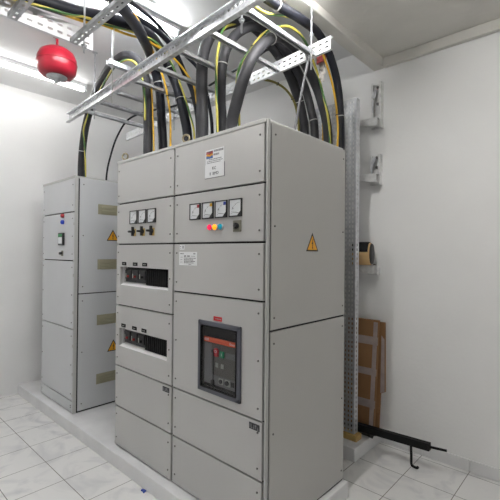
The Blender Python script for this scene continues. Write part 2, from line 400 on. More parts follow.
# corner posts and side panels of the right-hand end
bm = new(); box(bm, -.001, .012, .0, .022, .0, 2.118, .004); obj('corner_post', bm, FRAME, tr)
bm = new(); box(bm, -.004, .004, .02, .77, 0, 2.1); obj('side_gasket', bm, GASK, tr)
for z0, z1 in ((1.056, 2.108), (.012, 1.046)):
    bm = new(); box(bm, .0, .0105, .034, .772, z0, z1, .0025); p = obj('side_panel', bm, SIDEP, tr)
    pts = [(.0105, y, z) for y in (.06, .745) for z in [z0+.06+(z1-z0-.12)*i/2 for i in range(3)]]
    screws(p, pts, (1, 0, 0))
eye(tr, -.72, .06)
for x, mk in zip((-.546, -.433, -.321, -.209), (MRED, MYEL, MBLU, None)): meter(tr, x, 1.686, .096, mk)
for x, m, nm in ((-.41, LRED, 'red'), (-.3665, LYEL, 'yellow'), (-.323, LBLU, 'blue')):
    bm = new(); lathe(bm, (x, 0, 1.588), (0, -1, 0), [(.0185, 0), (.0185, .005), (.017, .008)], 20); p = obj('indicator_lamp', bm, GALVD, tr); p['label'] = nm + ' round indicator lamp'
    bm = new(); lathe(bm, (x, 0, 1.588), (0, -1, 0), [(.0165, .007), (.0165, .011), (.014, .016), (.008, .019), (.0, .0195)], 20); obj('lens', bm, m, p)
bm = new(); box(bm, -.226, -.166, -.006, 0, 1.557, 1.618, .002); p = obj('rotary_switch', bm, OLIVE, tr)
bm = new(); cyl(bm, (-.196, -.006, 1.588), (-.196, -.012, 1.588), .016, n=20); cyl(bm, (-.196, -.01, 1.588), (-.196, -.026, 1.588), .011, .009); box(bm, -.201, -.191, -.028, -.012, 1.572, 1.604, .002); obj('knob', bm, DARK, p)
# maker's sticker and the name plate
bm = new(); box(bm, -.459, -.303, -.0012, 0, 1.948, 2.032); p = obj('maker_sticker', bm, WHITE, tr)
for i, c in enumerate(((150, 40, 40), (214, 150, 40), (70, 110, 170))):
    bm = new(); z = 2.018-.012*i
    pts = [(-.452+.056*j/6, -.0015, z+.003*math.sin(j*1.5)) for j in range(7)]
    prism(bm, pts+[(q[0], q[1], q[2]-.011) for q in pts[::-1]], (0, -.0008, 0))
    o = obj('logo_band', bm, mat('logo_%d' % i, srgb(*c), .5), p)
bm = new(); box(bm, -.452, -.396, -.0016, -.001, 1.982, 2.024); obj('logo_ground', bm, mat('logo_dark', srgb(60, 50, 60), .5), p)
bm = new()
for z, a, b, h in ((2.02, -.388, -.308, .012), (2.0, -.39, -.345, .011), (1.975, -.43, -.325, .005), (1.965, -.445, -.315, .004), (1.956, -.445, -.33, .004)):
    x = a
    while x < b: w = random.uniform(.004, .012); box(bm, x, min(x+w, b), -.0018, -.001, z-h/2, z+h/2); x += w+.003
obj('print', bm, INKG, p)
bm = new(); box(bm, -.461, -.3, -.003, 0, 1.871, 1.948, .0005); p = obj('name_plate', bm, WHITE, tr)
bm = new(); box(bm, -.463, -.298, -.0022, 0, 1.868, 1.872); box(bm, -.301, -.298, -.0032, 0, 1.868, 1.948); obj('plate_edge', bm, INKG, p)
text('lettering', 'KC', .024, (-.383, -.0032, 1.922), 0, INK, p); text('lettering', 'II  BMD', .024, (-.383, -.0032, 1.892), 0, INK, p)
# data sheet sticker
bm = new(); box(bm, -.699, -.527, -.001, 0, 1.366, 1.448); p = obj('data_sticker', bm, WHITE, tr)
bm = new()
for z, a, b, h in ((1.437, -.69, -.65, .006), (1.437, -.56, -.543, .008), (1.422, -.65, -.63, .009), (1.422, -.62, -.595, .009), (1.422, -.585, -.545, .003), (1.410, -.65, -.54, .005), (1.400, -.65, -.56, .006), (1.391, -.65, -.545, .006), (1.382, -.65, -.56, .005), (1.373, -.605, -.58, .004), (1.415, -.685, -.665, .003), (1.40, -.685, -.668, .003), (1.385, -.685, -.666, .003)):
    x = a
    while x < b: w = random.uniform(.004, .014); box(bm, x, min(x+w, b), -.0016, -.0008, z-h/2, z+h/2); x += w+.003
obj('print', bm, INKG, p)
bm = new(); box(bm, -.694, -.648, -.001, 0, 1.461, 1.491); p = obj('small_sticker', bm, WHITE, tr)
bm = new(); box(bm, -.688, -.68, -.0016, -.0008, 1.478, 1.484); box(bm, -.666, -.656, -.0016, -.0008, 1.468, 1.486); box(bm, -.686, -.680, -.0016, -.0008, 1.467, 1.472); obj('print', bm, INKG, p)
badge(tr, -.098, -.028, .548, .58)
# the framed power breaker
a, b, c, d = ACB
bm = new(); w = .025; y0, y1 = -.014, .002
box(bm, a, b, y0, y1, d-w, d, .004); box(bm, a, b, y0, y1, c, c+w, .004); box(bm, a, a+w, y0, y1, c, d, .004); box(bm, b-w, b, y0, y1, c, d, .004)
pf = obj('breaker_surround', bm, ACBF, tr)
a, b, c, d = a+.03, b-.03, c+.03, d-.03
bm = new(); box(bm, a-.002, b+.002, .03, .06, c-.002, d+.002); box(bm, a-.004, a, 0, .05, c, d); box(bm, b, b+.004, 0, .05, c, d); box(bm, a, b, 0, .05, d, d+.004); box(bm, a, b, 0, .05, c-.004, c)
pb = obj('power_breaker', bm, DARKM, tr)
zs = .963
bm = new(); box(bm, a+.012, b-.012, .022, .03, c+.02, zs-.03, .001); obj('face_plate', bm, ACBP, pb)
bm = new(); box(bm, a+.008, b-.008, .018, .03, zs-.026, zs, .001); o = obj('stripe', bm, ORANGE, pb)
text('lettering', 'ABB', .021, (a+.032, .0175, zs-.013), 0, WHITE, pb); text('lettering', 'Emax', .019, (b-.04, .0175, zs-.013), 0, WHITE, pb)
bm = new(); box(bm, a+.012, a+.075, .020, .03, c+.02, zs-.03); box(bm, a+.012, b-.012, .019, .03, c+.02, c+.075); obj('grey_band', bm, ACBG, pb)
bm = new(); cyl(bm, (a+.115, .022, .895), (a+.115, .012, .895), .017, n=18); box(bm, a+.1, a+.13, .014, .022, .865, .893, .001); obj('open_button', bm, REDP, pb)
bm = new(); box(bm, a+.148, a+.178, .012, .022, .866, .9, .001); obj('close_button', bm, GREENP, pb)
text('lettering', 'O', .022, (a+.115, .0115, .893), 0, WHITE, pb); text('lettering', 'I', .022, (a+.163, .0115, .883), 0, WHITE, pb)
bm = new(); box(bm, a+.082, a+.096, .01, .022, .885, .9); box(bm, a+.088, a+.092, .015, .022, .72, .885); box(bm, a+.08, a+.1, .008, .022, .70, .73, .002); obj('charging_handle', bm, DARK, pb)
bm = new(); box(bm, a+.107, a+.128, .018, .022, .805, .83); box(bm, a+.152, a+.173, .018, .022, .806, .83); obj('status_window', bm, LBLG, pb)
bm = new(); box(bm, a+.19, b-.018, .018, .022, .868, .898); obj('rating_plate', bm, ACBG, pb)
bm = new(); cyl(bm, (a+.155, .019, c+.05), (a+.155, .012, c+.05), .012, n=14); cyl(bm, (a+.205, .019, c+.052), (a+.205, .01, c+.052), .013, n=14); box(bm, a+.238, a+.243, .014, .02, c+.04, c+.065); box(bm, a+.25, a+.255, .014, .02, c+.04, c+.065); obj('key_lock', bm, DARK, pb)
bm = new(); box(bm, a+.137, a+.173, .0165, .0195, c+.034, c+.068); box(bm, a+.186, a+.226, .0165, .0195, c+.034, c+.07); obj('lock_plate', bm, LBLG, pb)
pb.location.y -= .018
bm = new(); box(bm, a, b, -.0128, -.0112, c, d); obj('clear_cover', bm, GLASS, pf)
bm = new(); box(bm, -.377, -.309, -.002, 0, 1.064, 1.088, .0005); p = obj('warning_label', bm, REDP, tr)
bm = new(); [box(bm, -.36+i*.012, -.352+i*.012, -.0026, -.0018, 1.0735, 1.0785) for i in range(4)]; obj('print', bm, LBLG, p)
def warning(t, x, yc, zb, s, name_par=None):
    h = s*.87
    bm = new(); prism(bm, [(x, yc-s/2, zb), (x, yc+s/2, zb), (x, yc, zb+h)], (.001, 0, 0)); p = obj('warning_sign', bm, INK, t)
    q = .1
    bm = new(); prism(bm, [(x+.001, yc-s/2*(1-2*q), zb+h*q*.75), (x+.001, yc+s/2*(1-2*q), zb+h*q*.75), (x+.001, yc, zb+h*(1-q*1.6))], (.0006, 0, 0)); obj('yellow_field', bm, SIGNY, p)
    bm = new(); P_ = lambda u, v: (x+.0016, yc+u*s, zb+v*h)
    prism(bm, [P_(.03, .68), P_(-.07, .38), P_(-.005, .41), P_(-.02, .2), P_(-.05, .22), P_(0, .1), P_(.045, .23), P_(.015, .22), P_(.06, .5), P_(.0, .46), P_(.06, .66)], (.0006, 0, 0)); obj('lightning_bolt', bm, INK, p)
warning(tr, .0105, .4, 1.457, .122)

# ---- the cabinet at the back left
BX = -2.236
tb = thing('switchgear_cabinet', 'pale grey switchgear cabinet with vents on its side, standing apart at far left', 'electrical cabinet', (-2.62, .42, 0), 'grey switchgear cabinets')
BX0 = -3.0; yb = .014
cabinet(tb, BX0, BX-.012, [2.1, 1.8, 1.36, .745, .11, 0], yb, .78, {}, pm=SIDEL)
bm = new(); box(bm, BX-.014, BX, yb, yb+.03, 0, 2.118, .004); obj('corner_post', bm, FRAME, tb)
bm = new(); box(bm, BX-.02, BX-.008, yb+.03, yb+.78, 0, 2.1); obj('side_gasket', bm, GASK, tb)
for z0, z1 in ((1.067, 2.108), (.014, 1.058)):
    bm = new(); box(bm, BX-.01, BX, yb+.042, yb+.78, z0, z1, .0025); p = obj('side_panel', bm, SIDEL, tb)
    screws(p, [(BX, y, z) for y in (yb+.075, yb+.75) for z in [z0+.06+(z1-z0-.12)*i/2 for i in range(3)]], (1, 0, 0))
for zt in (1.886, 1.373, .856, .309):
    bm = new(); box(bm, BX, BX+.003, .225, .585, zt-.095, zt, .001)
    p = obj('vent_plate', bm, CREAM, tb)
    bm = new()
    for c in range(2):
        for r_ in range(3):
            y0 = .25+c*.165; z = zt-.022-.026*r_
            prism(bm, [(BX+.003, y0, z), (BX+.003, y0+.145, z), (BX+.003, y0+.145, z-.017), (BX+.003, y0, z-.017)][::-1], (.0005, 0, 0))
            v = [bm.verts.new(q) for q in ((BX+.003, y0, z), (BX+.003, y0+.145, z), (BX+.011, y0+.135, z-.015), (BX+.011, y0+.01, z-.015), (BX+.003, y0+.145, z-.015), (BX+.003, y0, z-.015))]
            bm.faces.new((v[0], v[1], v[2], v[3])); bm.faces.new((v[1], v[4], v[2])); bm.faces.new((v[0], v[3], v[5]))
    obj('louvre', bm, CREAM, p)
warning(tb, BX, .375, 1.547, .125); warning(tb, BX, .392, .497, .125)
for z, m, nm in ((1.775, LRED, 'red'), (1.715, mat('push_blue', srgb(40, 70, 190), .4), 'blue')):
    bm = new(); lathe(bm, (-2.488, yb, z), (0, -1, 0), [(.02, 0), (.02, .008), (.018, .02), (.01, .025), (0, .026)], 18); o = obj('push_button', bm, m if nm == 'blue' else MRED, tb); o['label'] = nm + ' round push button'
bm = new(); box(bm, -2.56, -2.455, yb-.02, yb, 1.5, 1.615, .003); p = obj('display_meter', bm, DARK, tb)
bm = new(); box(bm, -2.548, -2.467, yb-.022, yb-.018, 1.515, 1.575); obj('screen', bm, DIAL, p)
bm = new(); box(bm, -2.548, -2.467, yb-.022, yb-.018, 1.58, 1.605); obj('green_strip', bm, mat('screen_green', srgb(60, 150, 90), .5), p)
bm = new(); box(bm, -2.52, -2.48, yb-.006, yb, 1.40, 1.45, .002); p = obj('rotary_switch', bm, OLIVE, tb)
bm = new(); cyl(bm, (-2.5, yb-.004, 1.425), (-2.5, yb-.03, 1.425), .014, .012); obj('knob', bm, DARK, p)
for z in (1.69, 1.36, 1.23, .9, .6, .35, .16):
    bm = new(); cyl(bm, (BX-.016, yb-.001, z-.012), (BX-.016, yb-.001, z+.012), .006, n=10); obj('hinge_pin', bm, FRAME, tb)

# ------------------------------------------------------------------ cable ladder over the cabinets
tlad = thing('cable_ladder', 'galvanised cable ladder hanging level above the two big cabinets', 'cable ladder', (-1.3, .35, 2.7), 'hanging cable ladders')
def rail(t, p0, p1, h, out, m, rows, pu, su, lip=.022):
    """C profile: web p0->p1 with lips towards out"""
    p0, p1, out = Vector(p0), Vector(p1), Vector(out).normalized(); u = (p1-p0); L = u.length; u.normalize(); k = Vector((0, 0, 1))
    bm = new(); perf(bm, p0, u, k, L, h, pu, su, rows)
    for z in (0, h):
        bm.faces.new([bm.verts.new(p0+k*z+u*x+out*y) for x, y in ((0, 0), (L, 0), (L, lip), (0, lip))])
        e = .007 if z == 0 else -.007
        bm.faces.new([bm.verts.new(p0+k*z+u*x+out*lip+k*y) for x, y in ((0, 0), (L, 0), (L, e), (0, e))])
    return obj('side_rail', bm, m, t, solid=.0016)
A0, A1 = Vector((-2.64, .118, 2.7)), Vector((0, -.018, 2.7))
B0, B1 = Vector((-2.755, .80, 2.7)), Vector((0, .6, 2.7))
rail(tlad, A0, A1, .085, (-.05, -1, 0), GALVB, [(.012, .019), (.062, .074)], .034, .015, lip=.032)
rail(tlad, B0, B1, .082, (.07, 1, 0), WHITEM, [(.018, .028), (.05, .06)], .05, .024, lip=.02)
for k in range(9):
    x = -2.225+.2985*k
    f = (x-A0.x)/(A1.x-A0.x); g = (x-B0.x)/(B1.x-B0.x)
    if f > 1: continue
    a = A0.lerp(A1, f); b = B0.lerp(B1, min(1, g)); c = (a+b)/2+Vector((0, 0, .013)); d = b-a
    bm = new(); L = d.length; w = Vector((0, 0, 1)); n = d.cross(w).normalized()
    slab(bm, c+w*.011, d, w, n, L-.004, .003, .034); slab(bm, c+n*.0155, d, w, n, L-.004, .024, .003); slab(bm, c-n*.0155, d, w, n, L-.004, .024, .003)
    slab(bm, c+n*.012-w*.011, d, w, n, L-.004, .002, .01); slab(bm, c-n*.012-w*.011, d, w, n, L-.004, .002, .01)
    obj('rung', bm, GALVD, tlad)

# second ladder, towards the camera
ts = thing('cable_ladder', 'cable ladder carrying black cables forward, its end showing at top left of photo', 'cable ladder', (-.62, -1.4, 2.6), 'hanging cable ladders')
rail(ts, (-.925, -.457, 2.6), (-.925, -3.2, 2.6), .1, (-1, 0, 0), WHITEM, [(.022, .034), (.062, .074)], .05, .026)
rail(ts, (-.3, -.457, 2.6), (-.3, -3.2, 2.6), .1, (1, 0, 0), WHITEM, [(.022, .034), (.062, .074)], .05, .026)
for y in (-.575, -.875, -1.175, -1.475, -1.775, -2.075, -2.375, -2.675, -2.975):
    bm = new(); z = 2.585
    perf(bm, (-.905, y-.02, z), (1, 0, 0), (0, 1, 0), .59, .04, .045, .02, [(.014, .026)])
    for yy in (y-.02, y+.02): bm.faces.new([bm.verts.new(q) for q in ((-.905, yy, z), (-.315, yy, z), (-.315, yy, z+.022), (-.905, yy, z+.022))])
    obj('rung', bm, GALV, ts, solid=.002)

# trapeze strut on a threaded rod, over the cabinets
tst = thing('strut_channel', 'short galvanised strut channel hung crosswise beneath the ceiling behind the left cable arch', 'strut', (-1.575, .22, 2.9))
bm = new(); perf(bm, (-1.595, -.035, 2.885), (0, 1, 0), (1, 0, 0), .56, .04, .05, .024, [(.014, .026)])
for xx in (-1.595, -1.555): bm.faces.new([bm.verts.new(q) for q in ((xx, -.035, 2.885), (xx, .525, 2.885), (xx, .525, 2.92), (xx, -.035, 2.92))])
obj('channel', bm, GALVD, tst, solid=.0025)
def rod(x, y, z0, z1, label, nuts=(), r=.0055, m=GALVD):
    t = thing('threaded_rod', label, 'threaded rod', (x, y, z0), 'threaded hanger rods')
    bm = new(); cyl(bm, (x, y, z0), (x, y, z1), r, n=8); obj('rod', bm, m, t)
    for z in nuts:
        bm = new(); cyl(bm, (x, y, z-.006), (x, y, z+.006), .012, n=6); cyl(bm, (x, y, z+.006), (x, y, z+.008), .017, n=14); obj('nut', bm, GALVD, t)
    bm = new(); cyl(bm, (x, y, z1-.006), (x, y, z1), .022, n=12); obj('anchor_cap', bm, GALVD, t)
rod(-2.081, .105, 2.61, 3.2, 'threaded rod by the red extinguisher holding the far left end of the long ladder', (2.693,))
rod(-1.575, .0, 2.855, 3.2, 'threaded rod at the near end of the strut beside the left cable arch', (2.875, 2.93))
rod(-1.727, .7, 2.58, 3.2, 'threaded rod behind the leftmost cable arch at the back rail', (2.693,))
rod(-.20, .022, 2.63, 2.99, 'short threaded rod end below the near rail beside the grey arches', (2.693,))
rod(-.098, .535, 2.58, 3.045, 'threaded rod crossing the right end of the white perforated rail', (2.79,))
rod(-.875, -.53, 2.54, 3.2, 'threaded rod below the nearer ladder at top left', (2.575,))

# ------------------------------------------------------------------ cables
def path(pts):
    out = []
    for q in pts:
        out.append(at(q[0], q[1], 1, q[2]) if len(q) == 3 else (at(*q) if q[2] != 'w' else Vector(q[3])))
    return out
def cable(label, pts, r, m, group, extra=(), n=16, name='power_cable', ties=(), glands=(), tm=None, cat='cable'):
    p = path(pts)+[Vector(e) for e in extra]
    t = thing(name, label, cat, p[0], group)
    s = smooth_path(p, 8)
    bm = new(); tube(bm, s, r, n); obj('sheath', bm, m, t)
    for k in ties:
        i = min(len(s)-2, max(1, int(k*len(s)))); d = (s[i+1]-s[i-1]).normalized()
        bm = new(); torus(bm, s[i], d, r+.002, .0035, 18, 6); obj('zip_tie', bm, tm or ZIPW, t)
    for i in glands:
        q = p[i]; bm = new(); cyl(bm, q+Vector((0, 0, -.004)), q+Vector((0, 0, .05)), r+.008, r+.004, 18); obj('cable_gland', bm, BOOT, t)
    return t
GC = 'thick black power cables'
def dn(px, py, y, z=2.122):   # the entry point on the cabinet roof straight under a place seen above it
    q = at(px, py, 1, y); return (0, 0, 'w', (q.x, q.y, z))
cable('grey-sheathed cable arching from the left big cabinet over to the far left cabinet',
      [dn(148, 152, .2), (148, 140, .2), (148, 120, .2), (147.5, 95, .2), (144.5, 76, .19), (138, 61.5, .17), (128, 55.5, .14), (118, 59.5, .14), (108, 70, .16), (95, 95, .25), (86, 125, .31), (82, 155, .33), dn(81, 178, .33)], .036, CABLEG, GC, ties=(.62, .9), glands=(0, 12))
cable('thin black cable looping up from the far left cabinet roof to the back rail',
      [dn(106, 180, .45), (107, 172, .45), (110, 158, .47), (117, 137, .5), (129, 119, .55), (150, 111, .62), (180, 104, .63), (215, 82, .6), (250, 62, .58), (272, 50, .9), (290, 75, 1.15)], .009, CABLE, 'thin black cables', extra=((-.62, 1.24, 2.1),), n=10, glands=(0,))
cable('black cable rising left of the first yellow wire and passing over the near rail',
      [dn(163, 151, .35), (163, 145, .35), (161.5, 120, .35), (160, 95, .35), (156.5, 76, .32), (151, 57, .22), (143, 38, 2, 2.88), (131, 18, 2, 2.84), (115, 0, 2, 2.77), (95, -18, 2, 2.70)], .036, CABLE, GC, extra=((-.55, -1.2, 2.66), (-.5, -2.0, 2.65), (-.5, -3.2, 2.65)), ties=(.3, .42), glands=(0,))
cable('black cable behind the second yellow-green wire that sweeps along the left ladder rail',
      [dn(188, 142, .42), (187.5, 136, .42), (184, 115, .42), (178, 90, .4), (170, 70, .36), (161, 50, .25), (149, 35, 2, 2.94), (130, 26, 2, 2.90), (100, 17, 2, 2.83), (62, 8, 2, 2.75)], .037, CABLE, GC, extra=((-.82, -1.2, 2.66), (-.8, -2.0, 2.65), (-.8, -3.2, 2.65)), ties=(.22, .35))
cable('slimmer black cable just left of the straight grey cable, crossed by a yellow wire',
      [dn(199, 135, .5), (198.5, 130, .5), (197, 112, .5), (192, 90, .48), (184, 72, .42), (174, 50, .3), (160, 33, 2, 3.02), (140, 20, 2, 3.02), (118, 7, 2, 2.98), (98, -6, 2, 2.9)], .021, CABLE, GC, extra=((-.72, -1.2, 2.66), (-.7, -2.0, 2.65), (-.7, -3.2, 2.65)), ties=(.3,), n=12)
cable('slim black cable hanging behind the straight grey cable with a twist tie',
      [dn(212.5, 132, .6), (212, 128, .6), (210, 110, .6), (206.5, 92, .58), (203, 78, .55), (196, 66, .5), (186, 56, .4), (172, 42, .28), (160, 27, 2, 3.08), (146, 14, 2, 3.08), (128, 0, 2, 3.04), (105, -18, 2, 2.94)], .013, CABLE, GC, extra=((-.63, -1.2, 2.66), (-.6, -2.0, 2.65), (-.6, -3.2, 2.65)), ties=(.2, .3), n=10)
cable('straight grey cable rising to the near rail, leftmost of the three arches',
      [dn(202.5, 133, .25), (202.5, 125, .25), (202, 100, .25), (202, 70, .26), (205, 48, .29), (214, 31, .36), (228, 23, .46), (245, 22, .56), (262, 34, .7), (282, 60, .92), (295, 88, 1.1), (302, 115, 1.2), (304, 140, 1.2)], .040, CABLEG, GC, extra=((-.62, 1.2, 1.6), (-.62, 1.2, .0)), ties=(.75,), glands=(0,))
cable('grey arching cable in the middle of the three arches to the vertical tray',
      [dn(222, 125, .42), (222, 118, .42), (221, 100, .37), (222, 70, .34), (227, 48, .36), (238, 33, .44), (255, 26, .56), (272, 34, .72), (288, 55, .9), (303, 83, 1.09), (311, 110, 1.18), (315, 140, 1.2)], .033, CABLEG, GC, extra=((-.51, 1.2, 1.6), (-.51, 1.2, .0)), ties=(.25, .8))
cable('front grey cable arching from the cabinet roof, nearest of the three arches',
      [dn(231, 130, .2), (232, 122, .2), (236, 105, .2), (243, 80, .22), (252, 58, .26), (265, 42, .38), (281, 37, .6), (298, 52, .84), (312, 77, 1.05), (322, 104, 1.18), (328, 140, 1.2)], .036, CABLEG, GC, extra=((-.39, 1.2, 1.6), (-.39, 1.2, .0)), ties=(.45, .86), glands=(0,))
cable('black cable crossing under the ceiling and dropping behind the big cabinet at far right',
      [(250, -18, 2, 2.86), (264, -4, 2, 2.88), (282, 8, 2, 2.9), (302, 20, 2, 2.91), (320, 36, .85), (332, 62, 1.05), (339, 95, 1.17), (341, 145, 1.2)], .028, CABLE, GC, extra=((-.275, 1.2, 1.6), (-.275, 1.2, .0)), ties=(.2, .72), tm=ZIPW)
tb_ = cable
GW = 'earth wires along the cables'
def wire(label, pts, m, r=.008, extra=(), ties=()):
    cable(label, pts, r, m, GW, extra, n=8, name='earth_wire', ties=ties, tm=ZIP, cat='wire')
wire('yellow wire beside the leftmost black cable above the big cabinet', [dn(170.5, 149, .32), (170.5, 140, .32), (170.2, 115, .32), (168, 100, .31), (165, 84, .29), (160, 68, .24), (153, 52, .15), (146, 36, 2, 2.9), (137, 19, 2, 2.85), (122, 1, 2, 2.79), (103, -18, 2, 2.72), (80, -36, 2, 2.68)], YEL, .0085, extra=((-.47, -1.2, 2.63), (-.45, -2.0, 2.63)), ties=(.25,))
wire('yellow-green wire along the black cable that leans left over the big cabinet', [dn(195, 140, .38), (194, 132, .38), (188.5, 110, .38), (183, 92, .36), (175.5, 72, .32), (166, 54, .2), (154, 41, 2, 2.89), (132, 32, 2, 2.84), (108, 25, 2, 2.79), (84, 17, 2, 2.74), (60, 12, 2, 2.70)], GRNYEL, .0075, extra=((-.87, -1.2, 2.64), (-.87, -2.0, 2.64)), ties=(.3,))
wire('yellow wire slanting beside the slimmer black cable between the ladder rungs', [dn(203, 134, .52), (200, 118, .5), (197, 104, .48), (194, 86, .44), (188, 76, .39), (180, 65, .34), (170, 55, .24), (158, 47, .14), (146, 40, 2, 2.88), (126, 34, 2, 2.83), (100, 24, 2, 2.77), (76, 19, 2, 2.73)], YEL, .008, extra=((-.89, -1.2, 2.68), (-.89, -2.0, 2.68)))
wire('yellow-green wire standing upright left of the middle grey arch', [dn(217.5, 131, .26), (217.3, 120, .26), (216.3, 95, .26), (216.6, 65, .27), (219, 45, .3), (223, 30, .36), (231, 25, .46), (246, 24, .56), (264, 40, .75), (286, 72, 1.0), (300, 110, 1.17)], GRNYEL, .0085, extra=((-.57, 1.18, 2.0), (-.57, 1.2, .0)))
wire('green wire lying over the front arch that turns yellow along its top', [dn(240, 127, .3), (239, 118, .3), (237.5, 100, .3), (237, 80, .25), (241, 64, .24), (250, 51, .26), (262, 35, .36), (276, 27.5, .5), (290, 27, .62), (303, 38, .76), (312, 58, .95), (322, 90, 1.12), (330, 140, 1.14)], GRNYEL, .009, extra=((-.37, 1.15, 1.6), (-.37, 1.15, -.1)), ties=(.38,))
wire('short green wire curving away below the ceiling cable at top centre', [(255, 6, .12), (262, 11, .17), (272, 14.5, .28), (284, 16, .42), (296, 19, .55)], GRNYEL, .008)
wire('dark yellow-green wire curving down from the white rail behind the right cabinet', [(240, 78, .72), (262, 79.5, .75), (276, 83, .85), (288, 92, .98), (296, 108, 1.1), (299, 140, 1.14)], mat('wire_olive', srgb(120, 112, 48), .5), .009, extra=((-.63, 1.14, 1.6), (-.63, 1.14, -.1)), ties=(.3, .5))
wire('yellow wire at the left edge of the far right cable behind the cabinet', [(322, 52, .9), (329, 72, 1.04), (334, 92, 1.12), (337, 115, 1.14), (337.5, 145, 1.14)], YEL, .008, extra=((-.31, 1.14, 1.6), (-.31, 1.14, -.1)), ties=(.5,))
wire('yellow wire between the second and third cables in front of the vertical tray', [(306, 60, .98), (314, 82, 1.12), (320, 100, 1.2), (322.5, 118, 1.22), (323, 140, 1.22)], YEL, .008, extra=((-.44, 1.23, 1.6), (-.44, 1.23, .0)))
wire('yellow-green wire following the left leg of the cable over the far left cabinet', [dn(85.5, 178, .28), (85.5, 165, .28), (84.5, 145, .27), (83.5, 130, .26), (88, 115, .25), (93, 103, .23), (100, 90, .2), (108, 76, .16), (116, 65, .1), (128, 60, .09), (137, 65, .11), (142.5, 80, .14), (145, 100, .15), (145, 120, .15)], GRNYEL, .008, ties=(.14,))
wire('yellow wire close to the right of the grey vertical cable left of the cabinet pair', [dn(154, 153, .22), (153.7, 140, .22), (153, 120, .22), (152.3, 100, .21), (151, 85, .2)], YEL, .006)
wire('thin grey wire slanting down from the white perforated rail to the right cabinet', [(300, 48, .57), (305, 52, .57), (307.5, 62, .57), (304, 80, .57), (299, 105, .57), (295, 128, .58)], mat('wire_grey', (.16, .16, .17), .5), .008, extra=((-.32, .58, 2.13),))
# hanging white strap
tcord = cable('thin white strap hanging from the cables in front of the left arch', [(114, 28, 2, 2.8), (113.5, 45, 2, 2.70), (112.5, 70, 2, 2.62), (112, 103, 2, 2.5)], .0035, ZIPW, None, n=6, name='hanging_strap', cat='strap')

# spare cable end with red boots
p0 = at(321, 57, 1, .99)
t = thing('cable_lug', 'red rubber clamp with dangling metal lugs under the end of the white rail', 'cable lug', p0)
bm = new()
for dx in (-.018, .004, .022): cyl(bm, p0+Vector((dx, .01*dx, .035)), p0+Vector((dx*1.15, 0, -.045)), .015, .017, 12)
obj('boot', bm, RUST, t)
for dx, L in ((-.012, .11), (.008, .14), (.02, .09)):
    bm = new(); q = p0+Vector((dx, 0, -.045)); cyl(bm, q, q+Vector((.006, 0, -L*.5)), .009, n=10); slab(bm, q+Vector((.008, 0, -L*.75)), (1, .3, 0), (.3, -1, 0), (0.05, 0, 1), .02, .004, L*.55); obj('lug', bm, COPPER, t)
cyl_path = [p0+Vector((0, 0, .02)), p0+Vector((-.015, .0, .06)), p0+Vector((-.05, .02, .09)), p0+Vector((-.11, .05, .08))]
bm = new(); tube(bm, smooth_path(cyl_path), .012, 10); obj('tail_cable', bm, CABLE, t)

# ------------------------------------------------------------------ vertical cable tray and its brackets
GALVT = mat('galvanised_tray', (.66, .67, .69), .36, .65, var=.15, scale=30, rvar=.1)
VX0, VX1, VY, VZ0, VZ1 = -.64, -.192, 1.3, .05, 2.66
tv = thing('vertical_cable_tray', 'tall perforated galvanised cable tray standing upright behind the right cabinet', 'cable tray', ((VX0+VX1)/2, VY, VZ0))
bm = new()
rows = []
for i in range(7): a0 = .018+i*.058; rows += [(a0, a0+.011), (a0+.027, a0+.038)]
perf(bm, (VX1, VY, VZ0), (0, 0, 1), (-1, 0, 0), VZ1-VZ0, VX1-VX0, .036, .019, rows)
obj('base_sheet', bm, GALVT, tv, solid=.002)
for x in (VX0, VX1):
    bm = new(); perf(bm, (x, VY, VZ0), (0, 0, 1), (0, 1, 0), VZ1-VZ0, .055, .036, .019, [(.022, .034)])
    e = .012 if x == VX0 else -.012
    bm.faces.new([bm.verts.new(q) for q in ((x, VY+.055, VZ0), (x+e, VY+.055, VZ0), (x+e, VY+.055, VZ1), (x, VY+.055, VZ1))])
    obj('side_flange', bm, GALVT, tv, solid=.002)
bm = new(); box(bm, -.35, -.165, 1.285, 1.37, 0, .045, .003)
tag(obj('wood_block', bm, WOOD), 'small pale wood block beneath the foot of the vertical tray', 'wood block')
def bracket(x, z, label, up=.19, dn_=.03):
    t = thing('wall_bracket', label, 'bracket', (x, YB, z), 'steel cantilever brackets on the back wall')
    bm = new(); w = .042; dp = .05
    slab(bm, (x, YB-.003, z+(up-dn_)/2), (1, 0, 0), (0, 1, 0), (0, 0, 1), 2*w, .005, up+dn_)
    for q in (-1, 1):
        slab(bm, (x+q*w, YB-dp/2, z+(up-dn_)/2), (1, 0, 0), (0, 1, 0), (0, 0, 1), .004, dp, up+dn_)
        slab(bm, (x+q*(w-.008), YB-dp, z+(up-dn_)/2), (1, 0, 0), (0, 1, 0), (0, 0, 1), .02, .003, up+dn_)
    obj('wall_channel', bm, BRACK, t, bevel=.001)
    bm = new()                                   # arm running along the wall, U profile with a gusset
    ya, yb_ = YB-dp-.004, YB-dp-.062
    for yy in (ya, yb_):
        prism(bm, [(x+w, yy, z+.03), (x-.46, yy, z+.03), (x-.46, yy, z-.008), (x-.10, yy, z-.014), (x-.04, yy, z-.034), (x+w, yy, z-.04)], (0, -.004, 0))
    box(bm, x-.46, x+w, yb_, ya, z+.027, z+.031)
    obj('cantilever_arm', bm, BRACK, t, bevel=.001)
    for dz in (up*.9, up*.5, .03):
        bm = new(); cyl(bm, (x, YB-.005, z+dz), (x, YB-.022, z+dz), .012, n=8); obj('bolt', bm, SCREW, t)
    if up > .1:
        bm = new(); slab(bm, (x-.012, YB-dp-.004, z+up*.72), (.4, 0, 1), (0, 1, 0), (1, 0, -.4), .07, .006, .03); slab(bm, (x-.026, YB-dp-.004, z+up*.42), (0, 0, 1), (0, 1, 0), (1, 0, 0), .1, .004, .016); obj('clip', bm, GALV, t)
